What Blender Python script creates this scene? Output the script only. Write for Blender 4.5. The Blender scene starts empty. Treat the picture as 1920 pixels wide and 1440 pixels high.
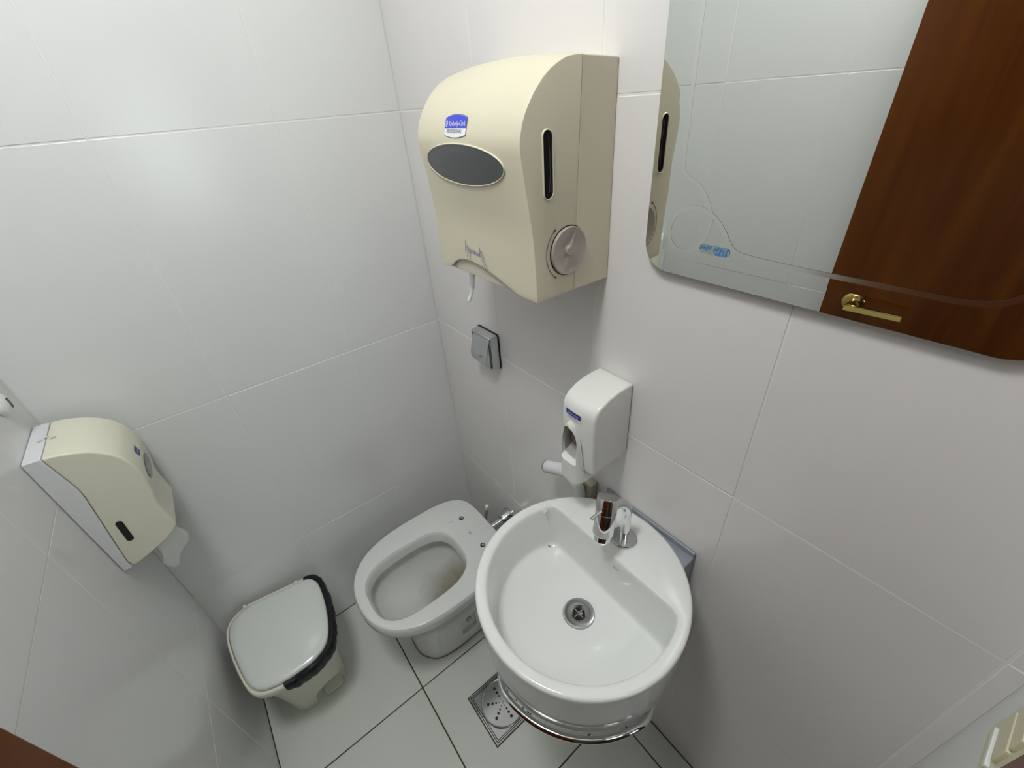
import bpy, bmesh, math, random
from mathutils import Vector, Matrix, Euler
random.seed(7)
S = bpy.context.scene
C = S.collection
PI = math.pi

# ------------------------------------------------------------------ camera
CAM = Vector((-0.56958, -1.19738, 1.64))
RT = ((0.78634112, -0.61367802, -0.07118241),
      (-0.38951664, -0.40305089, -0.82814659),
      (0.47952522, 0.67893244, -0.55597329))      # rows: right, down, forward in the world
cd = bpy.data.cameras.new('camera')
cam = bpy.data.objects.new('camera', cd); C.objects.link(cam)
r, d, f = (Vector(v) for v in RT)
m = Matrix(((r.x, -d.x, -f.x), (r.y, -d.y, -f.y), (r.z, -d.z, -f.z)))
cam.matrix_world = Matrix.Translation(CAM) @ m.to_4x4()
cd.sensor_fit = 'HORIZONTAL'; cd.sensor_width = 36.0
cd.lens = 800.605 / 1920 * 36.0
cd.clip_start = 0.01
S.camera = cam
# ------------------------------------------------------------------ light, exposure
S.view_settings.view_transform = 'Standard'
try: S.view_settings.look = 'None'
except Exception: pass
S.view_settings.gamma = 1.0
S.view_settings.use_curve_mapping = False
S.view_settings.exposure = 0.0
w = bpy.data.worlds.new('world'); S.world = w; w.use_nodes = True
bg = w.node_tree.nodes['Background']
bg.inputs[0].default_value = (0.80, 0.88, 1.0, 1); bg.inputs[1].default_value = 0.6
def area(name, loc, size, power, col, rot=(0, 0, 0), shape='DISK', sy=None):
    l = bpy.data.lights.new(name, 'AREA'); l.shape = shape; l.size = size
    if sy: l.size_y = sy
    l.energy = power; l.color = col
    o = bpy.data.objects.new(name, l); C.objects.link(o)
    o.location = loc; o.rotation_euler = rot
    return o
LAMP = (-0.72, -0.84, 2.60)
area('ceiling_lamp_light', LAMP, 0.32, 11.4, (0.955, 0.99, 1.0))
area('hall_fill_light', (-0.50, -2.20, 2.58), 0.34, 2.2, (1.0, 0.95, 0.90))  # added fill through the doorway; no lamp is known in the hall
area('hall_end_fill_light', (-0.36, -4.16, 1.45), 0.46, 6.0, (0.86, 1.0, 0.98), rot=(math.radians(90), 0, 0), shape='RECTANGLE', sy=0.95)  # added cool fill from the hall's far end, mainly for the back wall

# ------------------------------------------------------------------ materials
def mat(name, col, rough=0.4, metal=0.0, spec=0.5, bump=None, var=None, coat=0.0, trans=0.0):
    mt = bpy.data.materials.new(name); mt.use_nodes = True
    nt = mt.node_tree; b = nt.nodes['Principled BSDF']
    b.inputs['Base Color'].default_value = (*col, 1)
    b.inputs['Roughness'].default_value = rough
    b.inputs['Metallic'].default_value = metal
    b.inputs['Specular IOR Level'].default_value = spec
    b.inputs['Coat Weight'].default_value = coat
    b.inputs['Coat Roughness'].default_value = 0.05
    b.inputs['Transmission Weight'].default_value = trans
    tc = nt.nodes.new('ShaderNodeTexCoord')
    if var:                                     # (scale, amount): soft colour mottling of the thing itself
        n = nt.nodes.new('ShaderNodeTexNoise'); n.inputs['Scale'].default_value = var[0]; n.inputs['Detail'].default_value = 4
        nt.links.new(tc.outputs['Object'], n.inputs['Vector'])
        rm = nt.nodes.new('ShaderNodeMapRange'); rm.inputs[3].default_value = 1 - var[1]; rm.inputs[4].default_value = 1 + var[1] * 0.4
        nt.links.new(n.outputs['Fac'], rm.inputs[0])
        mx = nt.nodes.new('ShaderNodeMix'); mx.data_type = 'RGBA'; mx.blend_type = 'MULTIPLY'; mx.inputs[0].default_value = 1
        mx.inputs[6].default_value = (*col, 1)
        nt.links.new(rm.outputs[0], mx.inputs[7]); nt.links.new(mx.outputs[2], b.inputs['Base Color'])
    if bump:                                    # (scale, strength, distance)
        n = nt.nodes.new('ShaderNodeTexNoise'); n.inputs['Scale'].default_value = bump[0]; n.inputs['Detail'].default_value = 2
        nt.links.new(tc.outputs['Object'], n.inputs['Vector'])
        bp = nt.nodes.new('ShaderNodeBump'); bp.inputs['Strength'].default_value = bump[1]; bp.inputs['Distance'].default_value = bump[2]
        nt.links.new(n.outputs['Fac'], bp.inputs['Height']); nt.links.new(bp.outputs['Normal'], b.inputs['Normal'])
    return mt
M = {}
M['tile'] = mat('glazed_wall_tile', (0.78, 0.785, 0.775), 0.20, bump=(5, 0.18, 0.004))
M['tile_cast'] = mat('pink_cast_wall_tile', (0.79, 0.765, 0.75), 0.20, bump=(5, 0.18, 0.004))  # pinkish colour cast over the right wall, put into the tile colour
M['grout'] = mat('wall_grout', (0.80, 0.79, 0.76), 0.8)
M['ftile'] = mat('floor_tile', (0.70, 0.73, 0.67), 0.30, var=(3, 0.05), bump=(4, 0.15, 0.003))
M['fgrout'] = mat('dark_floor_grout', (0.085, 0.062, 0.035), 0.9, var=(30, 0.4))
M['ceil'] = mat('ceiling_paint', (0.85, 0.85, 0.83), 0.9)
M['ceramic'] = mat('white_ceramic', (0.80, 0.815, 0.79), 0.12, spec=0.55)
M['ceramic_bowl'] = mat('toilet_ceramic', (0.74, 0.755, 0.73), 0.12, spec=0.55)
M['cream'] = mat('aged_cream_plastic', (0.69, 0.645, 0.49), 0.42, bump=(900, 0.08, 0.0005))
M['cream_dark'] = mat('cream_plastic_chute', (0.62, 0.58, 0.47), 0.5)
M['tpcream'] = mat('pale_cream_plastic', (0.75, 0.74, 0.60), 0.38)
M['tpwhite'] = mat('grey_white_plastic', (0.74, 0.75, 0.76), 0.38)
M['white'] = mat('white_plastic', (0.78, 0.785, 0.745), 0.25)
M['bright'] = mat('bright_white_plastic', (0.82, 0.84, 0.81), 0.25)
M['bincream'] = mat('ivory_bin_plastic', (0.75, 0.74, 0.63), 0.35, var=(14, 0.06))
M['binlid'] = mat('white_bin_lid', (0.72, 0.75, 0.71), 0.16, var=(6, 0.05))
M['bag'] = mat('black_bag', (0.006, 0.006, 0.009), 0.38, spec=0.35, bump=(60, 0.8, 0.004))
M['chrome'] = mat('chrome', (0.72, 0.73, 0.74), 0.06, metal=1)
M['satin'] = mat('satin_chrome', (0.62, 0.64, 0.65), 0.17, metal=1, var=(40, 0.15))
M['steel'] = mat('brushed_steel', (0.52, 0.53, 0.53), 0.18, metal=1)
M['bracket'] = mat('grey_bracket', (0.30, 0.325, 0.37), 0.4, metal=0.3)
M['black'] = mat('black_rubber', (0.008, 0.008, 0.008), 0.5)
M['dark'] = mat('dark_cavity', (0.012, 0.011, 0.010), 0.25)
M['smoke'] = mat('smoked_window', (0.075, 0.085, 0.085), 0.10, spec=0.5)
M['knob'] = mat('warm_grey_knob', (0.46, 0.42, 0.37), 0.28, metal=0.25)
M['blue'] = mat('blue_print', (0.035, 0.06, 0.62), 0.4)
M['navy'] = mat('navy_print', (0.025, 0.03, 0.26), 0.4)
M['wprint'] = mat('white_print', (0.85, 0.86, 0.9), 0.4)
M['gprint'] = mat('grey_print', (0.12, 0.12, 0.14), 0.5)
M['pprint'] = mat('purple_print', (0.12, 0.07, 0.32), 0.5)
M['rprint'] = mat('red_print', (0.30, 0.02, 0.02), 0.5)
M['paper'] = mat('tissue_paper', (0.90, 0.905, 0.89), 0.9, bump=(120, 0.3, 0.002))
M['soap'] = mat('brown_soap', (0.17, 0.095, 0.065), 0.2)
M['mirror'] = mat('mirror_silver', (0.86, 0.89, 0.86), 0.0, metal=1)
M['engrave'] = mat('engraved_glass', (0.90, 0.92, 0.90), 0.19, metal=1)
M['medge'] = mat('glass_edge', (0.16, 0.19, 0.17), 0.15)
M['brass'] = mat('polished_brass', (0.62, 0.46, 0.16), 0.16, metal=1)
M['ivory'] = mat('ivory_switch', (0.68, 0.64, 0.45), 0.35)
M['beige'] = mat('beige_bracket', (0.50, 0.48, 0.37), 0.5)
M['sticker'] = mat('sticker_blue', (0.05, 0.22, 0.55), 0.4)
M['stickbase'] = mat('sticker_pale', (0.42, 0.50, 0.46), 0.2, metal=0.5)
M['caulk'] = mat('stained_caulk', (0.33, 0.20, 0.12), 0.8, var=(40, 0.5))
M['hallwall'] = mat('hall_paint', (0.26, 0.19, 0.15), 0.7)
M['hallfloor'] = mat('hall_floor', (0.06, 0.035, 0.022), 0.35)
M['lamp'] = mat('lamp_glass', (0.9, 0.9, 0.88), 0.4)
b = M['lamp'].node_tree.nodes['Principled BSDF']
b.inputs['Emission Color'].default_value = (1, 0.985, 0.93, 1); b.inputs['Emission Strength'].default_value = 4.0
# varnished wood with vertical grain
def wood(name, c1, c2):
    mt = mat(name, c1, 0.24, spec=0.2)
    nt = mt.node_tree; b = nt.nodes['Principled BSDF']; tc = nt.nodes['Texture Coordinate']
    mp = nt.nodes.new('ShaderNodeMapping'); mp.inputs['Scale'].default_value = (9, 9, 0.8)
    n = nt.nodes.new('ShaderNodeTexNoise'); n.inputs['Scale'].default_value = 2.2; n.inputs['Detail'].default_value = 6; n.inputs['Distortion'].default_value = 0.6
    cr = nt.nodes.new('ShaderNodeValToRGB')
    cr.color_ramp.elements[0].position = 0.35; cr.color_ramp.elements[0].color = (*c1, 1)
    cr.color_ramp.elements[1].position = 0.72; cr.color_ramp.elements[1].color = (*c2, 1)
    nt.links.new(tc.outputs['Object'], mp.inputs['Vector']); nt.links.new(mp.outputs['Vector'], n.inputs['Vector'])
    nt.links.new(n.outputs['Fac'], cr.inputs['Fac']); nt.links.new(cr.outputs['Color'], b.inputs['Base Color'])
    return mt
M['wood'] = wood('varnished_mahogany', (0.095, 0.023, 0.002), (0.15, 0.042, 0.004))
# stained ceramic inside the toilet bowl: brown water mark low at the back
M['bowl'] = mat('stained_bowl', (0.72, 0.735, 0.71), 0.14)
nt = M['bowl'].node_tree; b = nt.nodes['Principled BSDF']; tc = nt.nodes['Texture Coordinate']
n = nt.nodes.new('ShaderNodeTexNoise'); n.inputs['Scale'].default_value = 14; n.inputs['Detail'].default_value = 5
vd = nt.nodes.new('ShaderNodeVectorMath'); vd.operation = 'DISTANCE'; vd.inputs[1].default_value = (-0.27, -0.36, 0.17)
nt.links.new(tc.outputs['Object'], vd.inputs[0]); nt.links.new(tc.outputs['Object'], n.inputs['Vector'])
ad = nt.nodes.new('ShaderNodeMath'); ad.operation = 'MULTIPLY_ADD'; ad.inputs[1].default_value = 0.10; nt.links.new(n.outputs['Fac'], ad.inputs[0]); nt.links.new(vd.outputs['Value'], ad.inputs[2])
mr = nt.nodes.new('ShaderNodeMapRange'); mr.inputs[1].default_value = 0.09; mr.inputs[2].default_value = 0.20; nt.links.new(ad.outputs[0], mr.inputs[0])
mx = nt.nodes.new('ShaderNodeMix'); mx.data_type = 'RGBA'; mx.inputs[6].default_value = (0.36, 0.31, 0.20, 1); mx.inputs[7].default_value = (0.72, 0.735, 0.71, 1)
nt.links.new(mr.outputs[0], mx.inputs[0]); nt.links.new(mx.outputs[2], b.inputs['Base Color'])

# ------------------------------------------------------------------ helpers
def link(name, me, mt, parent=None, smooth=35):
    o = bpy.data.objects.new(name, me); C.objects.link(o)
    if mt is not None and not me.materials: me.materials.append(mt)
    if smooth:
        for p in me.polygons: p.use_smooth = True
        me.set_sharp_from_angle(angle=math.radians(smooth))
    if parent is not None: adopt(o, parent)
    return o
def world_loc(o):
    return o.location.copy() if o.parent is None else world_loc(o.parent) + o.location
def adopt(o, p):                       # keep world coordinates: parents here only carry a translation
    o.parent = p; o.location = o.location - world_loc(p)
def tag(o, label=None, cat=None, group=None, kind=None):
    if label: o['label'] = label
    if cat: o['category'] = cat
    if group: o['group'] = group
    if kind: o['kind'] = kind
    return o
def thing(name, loc, label, cat):
    o = bpy.data.objects.new(name, None); C.objects.link(o); o.location = loc; o.empty_display_size = 0.05
    return tag(o, label, cat)
def mesh(name, verts, faces):
    me = bpy.data.meshes.new(name); me.from_pydata([tuple(v) for v in verts], [], faces); me.update()
    return me
def fix(me, dist=0.0):
    bm = bmesh.new(); bm.from_mesh(me)
    if dist: bmesh.ops.remove_doubles(bm, verts=bm.verts, dist=dist)
    bmesh.ops.recalc_face_normals(bm, faces=bm.faces); bm.to_mesh(me); bm.free(); me.update(); return me
class MB:
    def __init__(s): s.v = []; s.f = []
    def add(s, vs, fs):
        o = len(s.v); s.v += [tuple(x) for x in vs]; s.f += [tuple(i + o for i in q) for q in fs]; return s
    def box(s, a, b):
        (x0, y0, z0), (x1, y1, z1) = a, b
        return s.add([(x0,y0,z0),(x1,y0,z0),(x1,y1,z0),(x0,y1,z0),(x0,y0,z1),(x1,y0,z1),(x1,y1,z1),(x0,y1,z1)],
                     [(0,3,2,1),(4,5,6,7),(0,1,5,4),(1,2,6,5),(2,3,7,6),(3,0,4,7)])
    def loft(s, rings, cap0=True, cap1=True, closed=True):
        n = len(rings[0]); vs = [p for r in rings for p in r]; fs = []
        for i in range(len(rings) - 1):
            for j in range(n if closed else n - 1):
                k = (j + 1) % n
                fs.append((i*n+j, i*n+k, (i+1)*n+k, (i+1)*n+j))
        if cap0: fs.append(tuple(range(n))[::-1])
        if cap1: fs.append(tuple((len(rings)-1)*n + j for j in range(n)))
        return s.add(vs, fs)
    def tube(s, pts, rad, seg=12, caps=True):
        pts = [Vector(p) for p in pts]; n = len(pts)
        rads = rad if isinstance(rad, (list, tuple)) else [rad] * n
        t0 = (pts[1] - pts[0]).normalized(); u = t0.orthogonal().normalized(); rings = []
        for i in range(n):
            t = (pts[min(i+1, n-1)] - pts[max(i-1, 0)]).normalized()
            u = (u - t * u.dot(t)).normalized(); v = t.cross(u)
            rings.append([pts[i] + (u * math.cos(a) + v * math.sin(a)) * rads[i] for a in (2*PI*k/seg for k in range(seg))])
        return s.loft(rings, caps, caps)
    def lathe(s, prof, c=(0,0,0), axis=(0,0,1), seg=32, cap0=True, cap1=True):
        ax = Vector(axis).normalized(); u = ax.orthogonal().normalized(); v = ax.cross(u); c = Vector(c)
        rings = [[c + ax * h + (u * math.cos(2*PI*k/seg) + v * math.sin(2*PI*k/seg)) * max(rr, 1e-5) for k in range(seg)] for rr, h in prof]
        return s.loft(rings, cap0, cap1)
    def build(s, name, mt, parent=None, smooth=35, bevel=0, seg=3):
        me = fix(mesh(name, s.v, s.f))
        o = link(name, me, mt, parent, smooth)
        if bevel:
            md = o.modifiers.new('bevel', 'BEVEL'); md.width = bevel; md.segments = seg; md.limit_method = 'ANGLE'; md.angle_limit = math.radians(35)
            md.harden_normals = False
        return o
def bake(o):
    dg = bpy.context.evaluated_depsgraph_get(); dg.update()
    me = bpy.data.meshes.new_from_object(o.evaluated_get(dg)); o.modifiers.clear(); o.data = me
    for p in me.polygons: p.use_smooth = True
    me.set_sharp_from_angle(angle=math.radians(35)); return o
def cut(o, mb):                        # boolean difference, baked at once
    cu = link('cutter', fix(mesh('cutter', mb.v, mb.f)), None, None, 0)
    if o.parent: cu.location = (0, 0, 0)
    md = o.modifiers.new('cut', 'BOOLEAN'); md.operation = 'DIFFERENCE'; md.solver = 'EXACT'; md.object = cu
    bake(o); bpy.data.objects.remove(cu, do_unlink=True); return o
def smooth_loop(pts, k=6):             # closed Catmull-Rom through 2-D points
    n = len(pts); out = []
    for i in range(n):
        p0, p1, p2, p3 = (Vector(pts[(i + q) % n]) for q in (-1, 0, 1, 2))
        for j in range(k):
            t = j / k
            out.append(0.5 * ((2*p1) + (p2-p0)*t + (2*p0-5*p1+4*p2-p3)*t*t + (3*p1-p0-3*p2+p3)*t**3))
    return out
def spline(pts, k=6):                  # open Catmull-Rom
    P = [Vector(p) for p in pts]; P = [2*P[0]-P[1]] + P + [2*P[-1]-P[-2]]; out = []
    for i in range(1, len(P) - 2):
        p0, p1, p2, p3 = P[i-1:i+3]
        for j in range(k):
            t = j / k
            out.append(0.5 * ((2*p1) + (p2-p0)*t + (2*p0-5*p1+4*p2-p3)*t*t + (3*p1-p0-3*p2+p3)*t**3))
    out.append(P[-2]); return out
def by_angle(loop, n, c):              # radius of a star-shaped loop sampled at n even angles about c
    L = [Vector(p) - Vector(c) for p in loop]; out = []
    for i in range(n):
        a = 2*PI*i/n; d = Vector((math.cos(a), math.sin(a))); best = 0
        for j in range(len(L)):
            p, q = L[j], L[(j+1) % len(L)]; e = q - p; den = d.x*e.y - d.y*e.x
            if abs(den) < 1e-12: continue
            t = (p.x*e.y - p.y*e.x)/den; s = (p.x*d.y - p.y*d.x)/den
            if t > 0 and -1e-6 <= s <= 1+1e-6: best = max(best, t)
        out.append(best)
    return out
def text_geo(txt, size, squeeze=1.0):  # (verts2d, faces) of filled lettering, centred
    cu = bpy.data.curves.new('t', 'FONT'); cu.body = txt; cu.size = size; cu.resolution_u = 2; cu.align_x = 'CENTER'; cu.align_y = 'CENTER'; cu.offset = 0.0
    o = bpy.data.objects.new('t', cu); C.objects.link(o)
    dg = bpy.context.evaluated_depsgraph_get(); dg.update()
    me = o.evaluated_get(dg).to_mesh(); vs = [(v.co.x*squeeze, v.co.y) for v in me.vertices]; fs = [tuple(p.vertices) for p in me.polygons]
    o.evaluated_get(dg).to_mesh_clear(); bpy.data.objects.remove(o); bpy.data.curves.remove(cu)
    return vs, fs
def flat(name, vs, fs, fn, mt, parent, smooth=0):   # 2-D print laid on a surface through fn(u, v)
    return link(name, mesh(name, [fn(u, v) for u, v in vs], fs), mt, parent, smooth)
def stroke(pts, wd):                   # ribbon along a 2-D polyline
    P = [Vector(p) for p in pts]; vs = []; fs = []
    for i, p in enumerate(P):
        t = (P[min(i+1, len(P)-1)] - P[max(i-1, 0)]).normalized(); nn = Vector((-t.y, t.x)) * wd / 2
        vs += [tuple(p + nn), tuple(p - nn)]
        if i: fs.append((2*i-2, 2*i-1, 2*i+1, 2*i))
    return vs, fs
def merge(*gs):
    V = []; F = []
    for vs, fs in gs:
        o = len(V); V += list(vs); F += [tuple(i + o for i in q) for q in fs]
    return V, F
def shift(g, du, dv, rot=0):
    c, s = math.cos(rot), math.sin(rot)
    return [(u*c - v*s + du, u*s + v*c + dv) for u, v in g[0]], g[1]
def ell(a, b, n=32, cu=0, cv=0): return [(cu + a*math.cos(2*PI*i/n), cv + b*math.sin(2*PI*i/n)) for i in range(n)]
def stadium(hw, hh, n=10, cu=0, cv=0): # upright capsule: half width, half height
    out = [(cu + hw*math.cos(a), cv + hh - hw + hw*math.sin(a)) for a in (PI*i/n for i in range(n+1))]
    return out + [(cu + hw*math.cos(a), cv - hh + hw + hw*math.sin(a)) for a in (PI + PI*i/n for i in range(n+1))]
def rrect(w2, h2, rr, n=6):
    out = []
    for cx, cy, a0 in ((w2-rr, h2-rr, 0), (-w2+rr, h2-rr, PI/2), (-w2+rr, -h2+rr, PI), (w2-rr, -h2+rr, 1.5*PI)):
        out += [(cx + rr*math.cos(a0 + PI/2*i/n), cy + rr*math.sin(a0 + PI/2*i/n)) for i in range(n+1)]
    return out

# ------------------------------------------------------------------ room shell
W, F, H = -0.9564, -1.3683, 2.64
GAP, TH = 0.0020, 0.006
Z = [0.0, 0.4668, 1.0492, 1.6316, 2.2140, H]
def wallbox(name, a, b, mt, kind='structure'):
    o = MB().box(a, b).build(name, mt, None, 0); tag(o, kind=kind); return o
wb = wallbox('wall_back', (W-0.1, 0.0007, 0), (0.1, 0.11, H), M['grout'])
wr = wallbox('wall_right', (0.0007, F-0.13, 0), (0.11, 0.0, H), M['grout'])
wl = wallbox('wall_left', (W-0.11, F-0.13, 0), (W-0.0007, 0.0, H), M['grout'])
FB = F - 0.135                                              # hall side of the front wall
wf = wallbox('wall_front', (-0.185, FB, 0), (0.0, F-0.0007, H), M['grout'])
wf2 = wallbox('wall_front_header', (W, FB, 2.13), (-0.185, F-0.0007, H), M['grout'])
cache = {}
def tile(parent, u0, u1, v0, v1, frame, mt, jitter=1.0, th=TH):
    """frame(u, v, n) -> world; tile face at n = 0, back at -th; corner edges slightly rounded"""
    w2, h2 = (u1-u0)/2 - GAP/2, (v1-v0)/2 - GAP/2
    if w2 < 0.004 or h2 < 0.004: return
    e = 0.0012
    key = (round(w2, 4), round(h2, 4), frame.__name__, mt.name)
    o0 = Vector(frame(0, 0, 0)); U = Vector(frame(1, 0, 0)) - o0; V = Vector(frame(0, 1, 0)) - o0; N = Vector(frame(0, 0, 1)) - o0
    if key not in cache:
        rings = [[(sx*a, sy*b, n) for sx, sy in ((-1,-1),(1,-1),(1,1),(-1,1))] for a, b, n in
                 ((w2, h2, -th), (w2, h2, -e), (w2-e*0.35, h2-e*0.35, -e*0.35), (w2-e, h2-e, 0))]
        mb = MB().loft(rings)
        cache[key] = fix(mesh('tile', [U*x + V*y + N*n for x, y, n in mb.v], mb.f)); cache[key].materials.append(mt)
    o = bpy.data.objects.new('tile', cache[key]); C.objects.link(o)
    o.location = frame((u0+u1)/2, (v0+v1)/2, 0); o.parent = parent
    tilt = 0.0010 * jitter
    o.rotation_euler = Euler([random.uniform(-tilt, tilt) for _ in range(3)])
    o.location += N * random.uniform(-0.0003, 0.0001) * jitter
def f_back(u, v, n): return (u, -n, v)
def f_right(u, v, n): return (-n, u, v)
def f_left(u, v, n): return (W + n, u, v)
def f_front(u, v, n): return (u, F + n, v)
def f_floor(u, v, n): return (u, v, n)
XB = [W, -0.6324, -0.3003, 0.0]
YR = [F, -1.3454, -1.0133, -0.6812, -0.3491, 0.0]
YL = [F, -1.332, -1.000, -0.668, -0.336, 0.0]
for j in range(5):
    for i in range(3): tile(wb, XB[i], XB[i+1], Z[j], Z[j+1], f_back, M['tile'])
    for i in range(5): tile(wr, YR[i], YR[i+1], Z[j], Z[j+1], f_right, M['tile_cast'])
    for i in range(5): tile(wl, YL[i], YL[i+1], Z[j], Z[j+1], f_left, M['tile'])
    tile(wf, -0.185, 0.0, Z[j], Z[j+1], f_front, M['tile'])
fl = wallbox('floor', (W-0.11, FB, -0.10), (0.11, 0.11, -TH*0.55), M['fgrout'])
XF = [W, -0.5143, -0.0699, 0.0]; YF = [FB, -1.330, -0.8858, -0.4415, 0.0]
GAP = 0.0038
for i in range(3):
    for j in range(4): tile(fl, XF[i], XF[i+1], YF[j], YF[j+1], f_floor, M['ftile'], 0.6)
wallbox('ceiling', (W-0.11, F-0.13, H), (0.11, 0.11, H+0.1), M['ceil'])

# hall beyond the open doorway
HY = -4.0
hf = wallbox('floor_hall', (-1.9, HY, -0.10), (0.9, FB, -0.004), M['hallfloor'])
wallbox('ceiling_hall', (-1.9, HY-0.1, H), (0.9, F-0.13, H+0.1), M['ceil'])
wallbox('wall_hall_left', (-2.0, HY-0.1, 0), (-1.9, FB, H), M['hallwall'])
wallbox('wall_hall_right', (0.9, HY-0.1, 0), (1.0, FB, H), M['hallwall'])
mb = MB()
for a, b_ in (((-1.9, HY-0.1, 0), (-0.65, HY, H)), ((-0.07, HY-0.1, 0), (0.9, HY, H)), ((-0.65, HY-0.1, 0), (-0.07, HY, 0.90)), ((-0.65, HY-0.1, 1.98), (-0.07, HY, H))): mb.box(a, b_)
tag(mb.build('wall_hall_far', M['hallwall'], None, 0), kind='structure')
mb = MB()
for a, b_ in (((-1.9, FB, 0), (W-0.02, FB+0.03, H)), ((0.0, FB, 0), (0.9, FB+0.03, H))): mb.box(a, b_)
tag(mb.build('wall_hall_near', M['hallwall'], None, 0), kind='structure')
wn = MB()  # unseen window frame, added around the fill at the hall's far end
for a, b_ in (((-0.65, HY-0.06, 0.90), (-0.61, HY-0.01, 1.98)), ((-0.11, HY-0.06, 0.90), (-0.07, HY-0.01, 1.98)), ((-0.61, HY-0.06, 0.90), (-0.11, HY-0.01, 0.94)), ((-0.61, HY-0.06, 1.94), (-0.11, HY-0.01, 1.98))): wn.box(a, b_)
tag(wn.build('added_window_1', M['bright'], None, 0), kind='structure')

# door leaf swung open along the left wall, and the wooden door frame
HGX, HGY, LEAF, DT = -0.928, -1.452, 0.645, 0.035          # hinge, leaf length, leaf thickness; leaf built along +y, then swung
door = MB().box((0, 0, 0.012), (DT, LEAF, 2.10)).build('door_1', M['wood'], None, 0, 0.002, 2)
tag(door, kind='structure')
hy, hz = LEAF - 0.070, 1.085
rose = [(0.026, 0), (0.026, 0.004), (0.022, 0.008), (0.012, 0.010), (0.010, 0.013), (0.010, 0.046)]
for sx, x0 in ((1, DT), (-1, 0)):
    hd = MB().lathe(rose, (x0, hy, hz), (sx, 0, 0), 28).build('door_handle', M['brass'], door)
    xa, xb = sorted((x0 + sx*0.040, x0 + sx*0.052))
    MB().box((xa, hy-0.118, hz-0.0075), (xb, hy+0.010, hz+0.0075)).build('lever', M['brass'], hd, 0, 0.002, 2)
door.location = (HGX, HGY, 0); door.rotation_euler = (0, 0, -math.radians(4.45))
fr = MB()
fr.box((-0.205, FB, 0), (-0.185, F+0.0, 2.13)); fr.box((-0.195, F+0.0005, 0), (-0.1335, F+0.008, 2.165)); fr.box((-0.212, FB+0.05, 0), (-0.205, F-0.042, 2.11))
fr.box((-0.9564, FB, 0), (-0.9300, F+0.0, 2.13)); fr.box((-0.93, FB, 2.11), (-0.205, F, 2.13)); fr.box((-0.9564, F+0.0005, 2.11), (-0.185, F+0.012, 2.165))
tag(fr.build('trim_1', M['wood'], None, 0, 0.001, 2), kind='structure')

# ceiling lamp of the toilet room
cl = thing('ceiling_light', (LAMP[0], LAMP[1], H), 'round white ceiling lamp inside the tiled toilet room', 'lamp')
MB().lathe([(0.175, 0), (0.175, -0.012), (0.160, -0.018)], (LAMP[0], LAMP[1], H), (0, 0, 1), 40).build('lamp_base', M['white'], cl)
MB().lathe([(0.158, -0.012), (0.158, -0.020), (0.152, -0.024), (0.0001, -0.026)], (LAMP[0], LAMP[1], H), (0, 0, 1), 40).build('diffuser', M['lamp'], cl)

hl = thing('ceiling_light', (-0.50, -2.20, H), 'round white ceiling lamp added to the unseen hall outside the open door', 'lamp')  # unseen fixture, added to dress the hall fill light
MB().lathe([(0.175, 0), (0.175, -0.012), (0.160, -0.018)], (-0.50, -2.20, H), (0, 0, 1), 40).build('lamp_base', M['white'], hl)
MB().lathe([(0.158, -0.012), (0.158, -0.020), (0.152, -0.024), (0.0001, -0.026)], (-0.50, -2.20, H), (0, 0, 1), 40).build('diffuser', M['lamp'], hl)

# ------------------------------------------------------------------ washbasin on the right wall
SC = Vector((-0.2116, -0.8637)); SZ = 0.85
bas = thing('washbasin', (SC.x, SC.y, 0.69), 'round white ceramic washbasin with a half-moon bowl, hung on the right wall', 'washbasin')
N = 160
def dring(R, dd, k, z):                # D-shaped ring: circle cut by the straight wall x = dd (local), corner radius by p-norm
    out = []
    for i in range(N):
        a = 2*PI*i/N; c = math.cos(a); lim = dd / c if c > 1e-6 else 1e9
        rr = (R**-k + lim**-k) ** (-1.0/k)
        out.append((SC.x + rr*c, SC.y + rr*math.sin(a), z))
    return out
def cring(R, z): return [(SC.x + R*math.cos(2*PI*i/N), SC.y + R*math.sin(2*PI*i/N), z) for i in range(N)]
rings = [cring(0.03, 0.676), cring(0.150, 0.676), cring(0.190, 0.677), cring(0.1965, 0.683), cring(0.1995, 0.70), cring(0.2025, 0.75), cring(0.2050, 0.80), cring(0.2065, 0.83), cring(0.2070, 0.840), cring(0.2068, 0.8455), cring(0.2045, 0.849), cring(0.2005, 0.85),
         dring(0.1900, 0.0890, 40, 0.85), dring(0.1860, 0.0862, 40, 0.849), dring(0.1835, 0.0845, 40, 0.846), dring(0.1822, 0.0835, 40, 0.838), dring(0.1775, 0.0800, 36, 0.760), dring(0.1762, 0.0788, 36, 0.737), dring(0.1745, 0.0772, 34, 0.7295), dring(0.1705, 0.0735, 32, 0.7255), dring(0.160, 0.0660, 26, 0.7240),
         dring(0.10, 0.055, 8, 0.7225), cring(0.040, 0.7205), cring(0.034, 0.7195), cring(0.032, 0.716)]
MB().loft(rings, True, True).build('basin', M['ceramic'], bas, 50)
dr = MB().lathe([(0.0125, -0.012), (0.0135, 0.0015), (0.017, 0.0045), (0.028, 0.0055), (0.0325, 0.0045), (0.0335, 0.001), (0.0335, -0.002)], (SC.x, SC.y, 0.7175), (0, 0, 1), 40, False, True).build('drain', M['steel'], bas)
MB().lathe([(0.0132, 0), (0.0001, 0.0003)], (SC.x, SC.y, 0.7168), (0, 0, 1), 24, False, False).build('drain_hole', M['dark'], dr)
mb = MB(); mb.box((SC.x-0.0125, SC.y-0.0012, 0.7172), (SC.x+0.0125, SC.y+0.0012, 0.7195)); mb.box((SC.x-0.0012, SC.y-0.0125, 0.7172), (SC.x+0.0012, SC.y+0.0125, 0.7195))
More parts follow.
